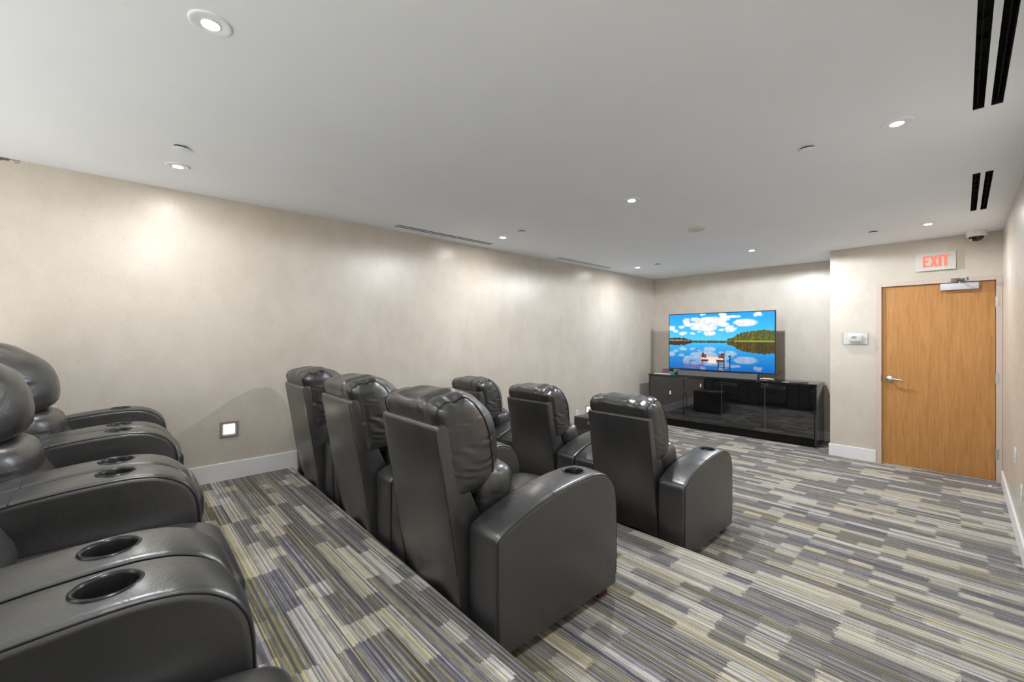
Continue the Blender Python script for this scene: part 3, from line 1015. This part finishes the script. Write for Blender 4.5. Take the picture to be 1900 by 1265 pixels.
# ------------------------------------------------------------------ recliners
CW = 0.942           # overall width of one recliner
AW = 0.197           # arm width
IW = CW / 2 - AW     # half clear width between arms
ARM = [(-.41, .065), (-.412, .30), (-.410, .520), (-.402, .545), (-.33, .576), (-.25, .604), (-.15, .631), (-.05, .650), (.06, .662), (.16, .668), (.22, .668), (.28, .660),
       (.33, .640), (.372, .606), (.398, .560), (.408, .500), (.412, .40), (.410, .20), (.405, .065)]
CUP = (0.0, 0.170, 0.0495)

def make_arm_mesh():
    # dense side profile
    pts = []
    for a, b in zip(ARM[:-1], ARM[1:]):
        d = math.hypot(b[0] - a[0], b[1] - a[1])
        n = max(1, int(d / 0.0075))
        for k in range(n):
            pts.append((a[0] + (b[0] - a[0]) * k / n, a[1] + (b[1] - a[1]) * k / n))
    pts.append(ARM[-1])
    P = np.array(pts)
    # smooth a little
    for _ in range(6):
        Q = P.copy(); Q[1:-1] = (P[:-2] + 2 * P[1:-1] + P[2:]) / 4
        keep = (P[:, 1] < .50) & (P[:, 0] < -.3)
        P = np.where(keep[:, None], P, Q)
    T = np.gradient(P, axis=0); T /= np.linalg.norm(T, axis=1)[:, None]
    N = np.stack([-T[:, 1], T[:, 0]], 1)
    if N[len(N) // 2, 1] < 0: N = -N
    bm = bmesh.new()
    r = .020
    cols = []
    hw_ = AW / 2
    for k in range(6):
        a = math.pi / 2 * (1 - k / 6)
        cols.append((-(hw_ - r) - r * math.sin(a), r * (1 - math.cos(a))))
    nmid = 22
    for k in range(nmid + 1):
        cols.append((-(hw_ - r) + 2 * (hw_ - r) * k / nmid, 0))
    for k in range(1, 7):
        a = math.pi / 2 * k / 6
        cols.append(((hw_ - r) + r * math.sin(a), r * (1 - math.cos(a))))
    grid = []
    for x, ins in cols:
        crown = .009 * (1 - (x / hw_) ** 2)
        line = []
        for p, n in zip(P, N):
            c = crown - ins
            # soft saddle wrinkles by the cross seam
            q = p + n * c
            line.append(bm.verts.new((x, q[0], q[1])))
        grid.append(line)
    for i in range(len(grid) - 1):
        for j in range(len(P) - 1):
            bm.faces.new((grid[i][j], grid[i + 1][j], grid[i + 1][j + 1], grid[i][j + 1]))
    bm.faces.new(grid[0]); bm.faces.new(grid[-1][::-1])
    bm.faces.new([g[0] for g in grid][::-1] + [g[-1] for g in grid])
    # cup-holder opening
    cx, cy, cr = CUP
    kill = [f for f in bm.faces if len(f.verts) == 4 and f.calc_center_median().z > .60 and math.hypot(f.calc_center_median().x - cx, f.calc_center_median().y - cy) < cr]
    bmesh.ops.delete(bm, geom=kill, context='FACES')
    for v in bm.verts:
        d = math.hypot(v.co.x - cx, v.co.y - cy)
        if v.co.z > .6 and d < cr * 1.25 and any(e.is_boundary for e in v.link_edges):
            v.co.x = cx + (v.co.x - cx) / d * cr; v.co.y = cy + (v.co.y - cy) / d * cr
    return bm, P, N

arm_bm, AP, AN = make_arm_mesh()
arm_proto = finish(arm_bm, 'arm', M['leather'], None, True, angle=50)
top_i = [i for i in range(len(AP)) if AP[i, 1] > .10]

def arm_line(x, off):
    return [(x, AP[i, 0] + AN[i, 0] * off, AP[i, 1] + AN[i, 1] * off) for i in top_i]
for s in (-1, 1):
    seam_bm = bmesh.new()
    tube(seam_bm, arm_line(s * (AW / 2 - .0055), -.0042)[::2], .0030, 6)
    finish(seam_bm, 'seam_piping', M['piping'], arm_proto, True)
seam_bm = bmesh.new()
ci = min(range(len(AP)), key=lambda i: abs(AP[i, 0] + .07) + (0 if AP[i, 1] > .4 else 9))
xsn = np.linspace(-AW / 2 + .008, AW / 2 - .008, 14)
tube(seam_bm, [(x, AP[ci, 0], AP[ci, 1] + .0085 * (1 - (x / (AW / 2)) ** 2) - .001) for x in xsn], .0022, 6)
seam_proto = finish(seam_bm, 'cross_seam', M['piping'], arm_proto, True)
bm = bmesh.new()
cz = .668 + .009
lathe(bm, [(.0575, cz - .006), (.0565, cz - .001), (.053, cz + .0015), (.049, cz), (.0465, cz - .006), (.044, cz - .07), (0, cz - .072)], 40, (CUP[0], CUP[1], 0))
cup_proto = finish(bm, 'cup_holder', M['blackplastic'], arm_proto, True, angle=50)

def lean(v, y0, z0, a):
    """rotate about x by a (top goes back) around (y0,z0)"""
    c, s = math.cos(a), math.sin(a)
    y, z = v.y - y0, v.z - z0
    return Vector((v.x, y0 + y * c - z * s, z0 + y * s + z * c))

def gathers(x, y, z, edge, seed):
    k = max(0.0, min(1.0, (abs(x) - edge) / .06))
    a = max(0.0, noise.noise((x * 3, z * 16, seed + 7)) + .25)
    return k * .0085 * a * math.sin((z + y * .55) * 2 * math.pi / .043 + 6 * noise.noise((x * 9, z * 11, seed)))

PR = .060
def make_head_pillow(seed):
    LX, LY, LZ = IW * 2 - .006, .190, .455
    def fn(v):
        x, y, z = v
        u = x / (LX / 2)
        front = (y + LY / 2) / LY             # 0 rear .. 1 front
        prof = max(0.0, 1 - (abs(z + .065) / .27) ** 2.2)
        y2 = y + front * (.205 * (1 - abs(u) ** 2.2) * (.30 + .70 * prof)) + (front * .022 * prof)
        # corners droop, top roll leans back over the shell
        z2 = z - .016 * (abs(u) ** 4) * max(0.0, z) / .2
        if z > .06:
            y2 -= (z - .06) ** 1.5 * .30
        n = noise.noise((x * 7 + seed, y * 9, z * 7)) * .006 + noise.noise((x * 17, y * 17 + seed, z * 17)) * .0030
        # drawn-in folds across the top
        if z > .10:
            n += .0045 * math.sin(x * 40 + 5 * noise.noise((x * 5, seed, z * 8))) * min(1, (z - .10) / .06)
        g = gathers(x, y, z, .155, seed)
        d = Vector((x * .3, y, z)).normalized() if v.length > 1e-6 else Vector((0, 0, 1))
        p = Vector((x, y2, z2)) + d * (n + g)
        p = Vector((p.x, p.y - .388, p.z + .918))
        return lean(p, -.395, .70, math.radians(9.5))
    bm = rbox((LX, LY, LZ), PR, (40, 10, 40), fn)
    return bm, fn, (LX, LY, LZ)

def make_lumbar(seed):
    LX, LY, LZ = IW * 2 - .006, .20, .270
    def fn(v):
        x, y, z = v
        u = x / (LX / 2)
        front = (y + LY / 2) / LY
        y2 = y + front * .075 * (1 - abs(u) ** 3) + front * .05 * max(0, -z / .13)
        n = noise.noise((x * 8 + seed, y * 8, z * 8)) * .006
        g = gathers(x, y, z * 1.2, .20, seed)
        d = v.normalized()
        p = Vector((x, y2, z)) + d * (n + g)
        return lean(Vector((p.x, p.y - .235, p.z + .605)), -.235, .60, math.radians(8))
    return rbox((LX, LY, LZ), .075, (22, 6, 14), fn)

def make_seat():
    LX, LY, LZ = IW * 2 - .006, .64, .19
    def fn(v):
        x, y, z = v
        u = x / (LX / 2)
        top = (z + LZ / 2) / LZ
        z2 = z + top * .020 * (1 - abs(u) ** 2.5) - top * max(0, y - .12) ** 2 * 1.1
        n = noise.noise((x * 6, y * 6, z * 6)) * .005 * top
        return Vector((x, y + .150, z2 + .388 + n))
    return rbox((LX, LY, LZ), .055, (20, 22, 5), fn)

def make_footrest():
    LX, LY, LZ = IW * 2 - .010, .085, .31
    def fn(v):
        x, y, z = v
        front = (y + LY / 2) / LY
        u = x / (LX / 2)
        y2 = y + front * .016 * (1 - abs(u) ** 3) * (1 - (z / .2) ** 2)
        return Vector((x, y2 + .395, z + .255))
    return rbox((LX, LY, LZ), .032, (12, 4, 10), fn)

def make_shell():
    bm = bmesh.new()
    hw_ = IW - .014
    prof = [(-.425, .120), (-.462, .36), (-.500, .60), (-.560, .965), (-.552, .980), (-.520, .984), (-.497, .965), (-.40, .70), (-.315, .52), (-.290, .120)]
    nx = 12
    rows = []
    for k in range(nx + 1):
        u = -1 + 2 * k / nx
        row = []
        for i, (y, z) in enumerate(prof):
            yy = y
            if i in (1, 2): yy -= .012 * (1 - u * u)
            if i == 0: yy += .012 * math.sin(u * 5)
            row.append(bm.verts.new((u * hw_, yy, z)))
        rows.append(row)
    n = len(prof)
    for k in range(nx):
        for i in range(n):
            j = (i + 1) % n
            bm.faces.new((rows[k][i], rows[k][j], rows[k + 1][j], rows[k + 1][i]))
    bm.faces.new(rows[0]); bm.faces.new(rows[-1][::-1])
    bmesh.ops.recalc_face_normals(bm, faces=bm.faces)
    es = [e for e in bm.edges if len(e.link_faces) == 2 and e.calc_face_angle() > math.radians(35)]
    bmesh.ops.bevel(bm, geom=es, offset=.007, segments=3, affect='EDGES', profile=.5)
    return bm

def build_recliner():
    r = empty('recliner')
    for s in (-1, 1):
        if s < 0:
            a = arm_proto
        else:
            a = copy_tree(arm_proto)
        a.parent = r
        a.location = (s * (CW / 2 - AW / 2), 0, 0)
        # two feet per arm
        for y in (-.375, .300):
            boxo('foot', M['footwood'], r, s * (CW / 2 - AW / 2) - .060, s * (CW / 2 - AW / 2) + .060, y, y + .075, 0, .066, .004, 1)
    sh = finish(make_shell(), 'backrest_shell', M['leather_back'], r, True, angle=40)
    hw_ = IW - .014
    for s in (-1, 1):
        bm = bmesh.new()
        tube(bm, [(s * (hw_ - .004), -.4225, .130), (s * (hw_ - .004), -.460, .36), (s * (hw_ - .004), -.498, .60), (s * (hw_ - .004), -.556, .960)], .0032, 6)
        finish(bm, 'seam_piping', M['piping'], sh, True)
    pbm, pfn, (LX, LY, LZ) = make_head_pillow(1.0)
    hp = finish(pbm, 'head_pillow', M['leather'], r, True)
    for s in (-1, 1):
        path = []
        for cy_, cz_, a0 in ((LY / 2 - PR, LZ / 2 - PR, 0), (-LY / 2 + PR, LZ / 2 - PR, 90), (-LY / 2 + PR, -LZ / 2 + PR, 180), (LY / 2 - PR, -LZ / 2 + PR, 270)):
            for k in range(9):
                a = math.radians(a0 + 90 * k / 8)
                path.append((cy_ + PR * math.cos(a), cz_ + PR * math.sin(a)))
        full = []
        for (y0_, z0_), (y1_, z1_) in zip(path, path[1:] + path[:1]):
            n_ = max(1, int(math.hypot(y1_ - y0_, z1_ - z0_) / .012))
            for k in range(n_):
                full.append(pfn(Vector((s * (LX / 2 - PR * .55), (y0_ + (y1_ - y0_) * k / n_) * .955, (z0_ + (z1_ - z0_) * k / n_) * .978))))
        bm = bmesh.new()
        tube(bm, full, .0032, 6, closed=True)
        finish(bm, 'seam_piping', M['piping'], hp, True)
    finish(make_lumbar(4.0), 'lumbar_cushion', M['leather'], r, True)
    finish(make_seat(), 'seat_cushion', M['leather'], r, True)
    finish(make_footrest(), 'footrest', M['leather'], r, True)
    boxo('underframe', M['underframe'], r, -IW + .004, IW - .004, -.285, .36, .075, .34)
    return r

proto = build_recliner()
COLX = [XL + .025 + CW / 2 + k * (CW + .006) for k in range(4)]
ROWS = [
    # y, z, count, labels, group
    (1.517, ZB, 3, ['black leather recliner in the middle row against the long wall',
                    'black leather recliner in the centre of the middle row',
                    'large black leather recliner in the middle row, whole side panel facing the aisle'], 'middle row of recliners'),
    (3.160, 0.0, 3, ['black leather recliner in the front row against the long wall',
                     'black leather recliner in the centre of the front row with brownish sheen painted on the back',
                     'black leather recliner at the aisle end of the front row with sheen painted on the back'], 'front row of recliners'),
    (-.180, ZA, 4, ['black leather recliner with full rounded headrest against the long wall in the nearest row',
                    'black leather recliner in the nearest row whose headrest is cut by the left edge',
                    'black leather recliner in the nearest row of which mostly two broad arms show',
                    'black leather recliner seat at the bottom left corner nearest the camera'], 'nearest row of recliners'),
]
first = True
for y, z, n, labels, grp in ROWS:
    for k in range(n):
        r = proto if first else copy_tree(proto)
        first = False
        skew = {ZA: -.007, ZB: -.024, 0.0: -.012}[z]      # the rows stand slightly askew to the walls
        anchor = {ZA: -2.60, ZB: COLX[2], 0.0: COLX[2]}[z]
        r.location = (COLX[k] - (.013 if z == ZA else 0), y + skew * (COLX[k] - anchor), z)
        r.rotation_euler = (0, 0, skew)
        tag(r, labels[k], 'recliner', grp)
        for c in r.children:
            back = c.name.startswith(('backrest_shell', 'head_pillow', 'lumbar_cushion'))
            c_dy = .055 if (z == 0.0 and back) else 0.0
            c_dz = -.040 if (z != ZA and c.name.startswith('head_pillow')) else 0.0
            if back: c.location = (0, c_dy, c_dz)
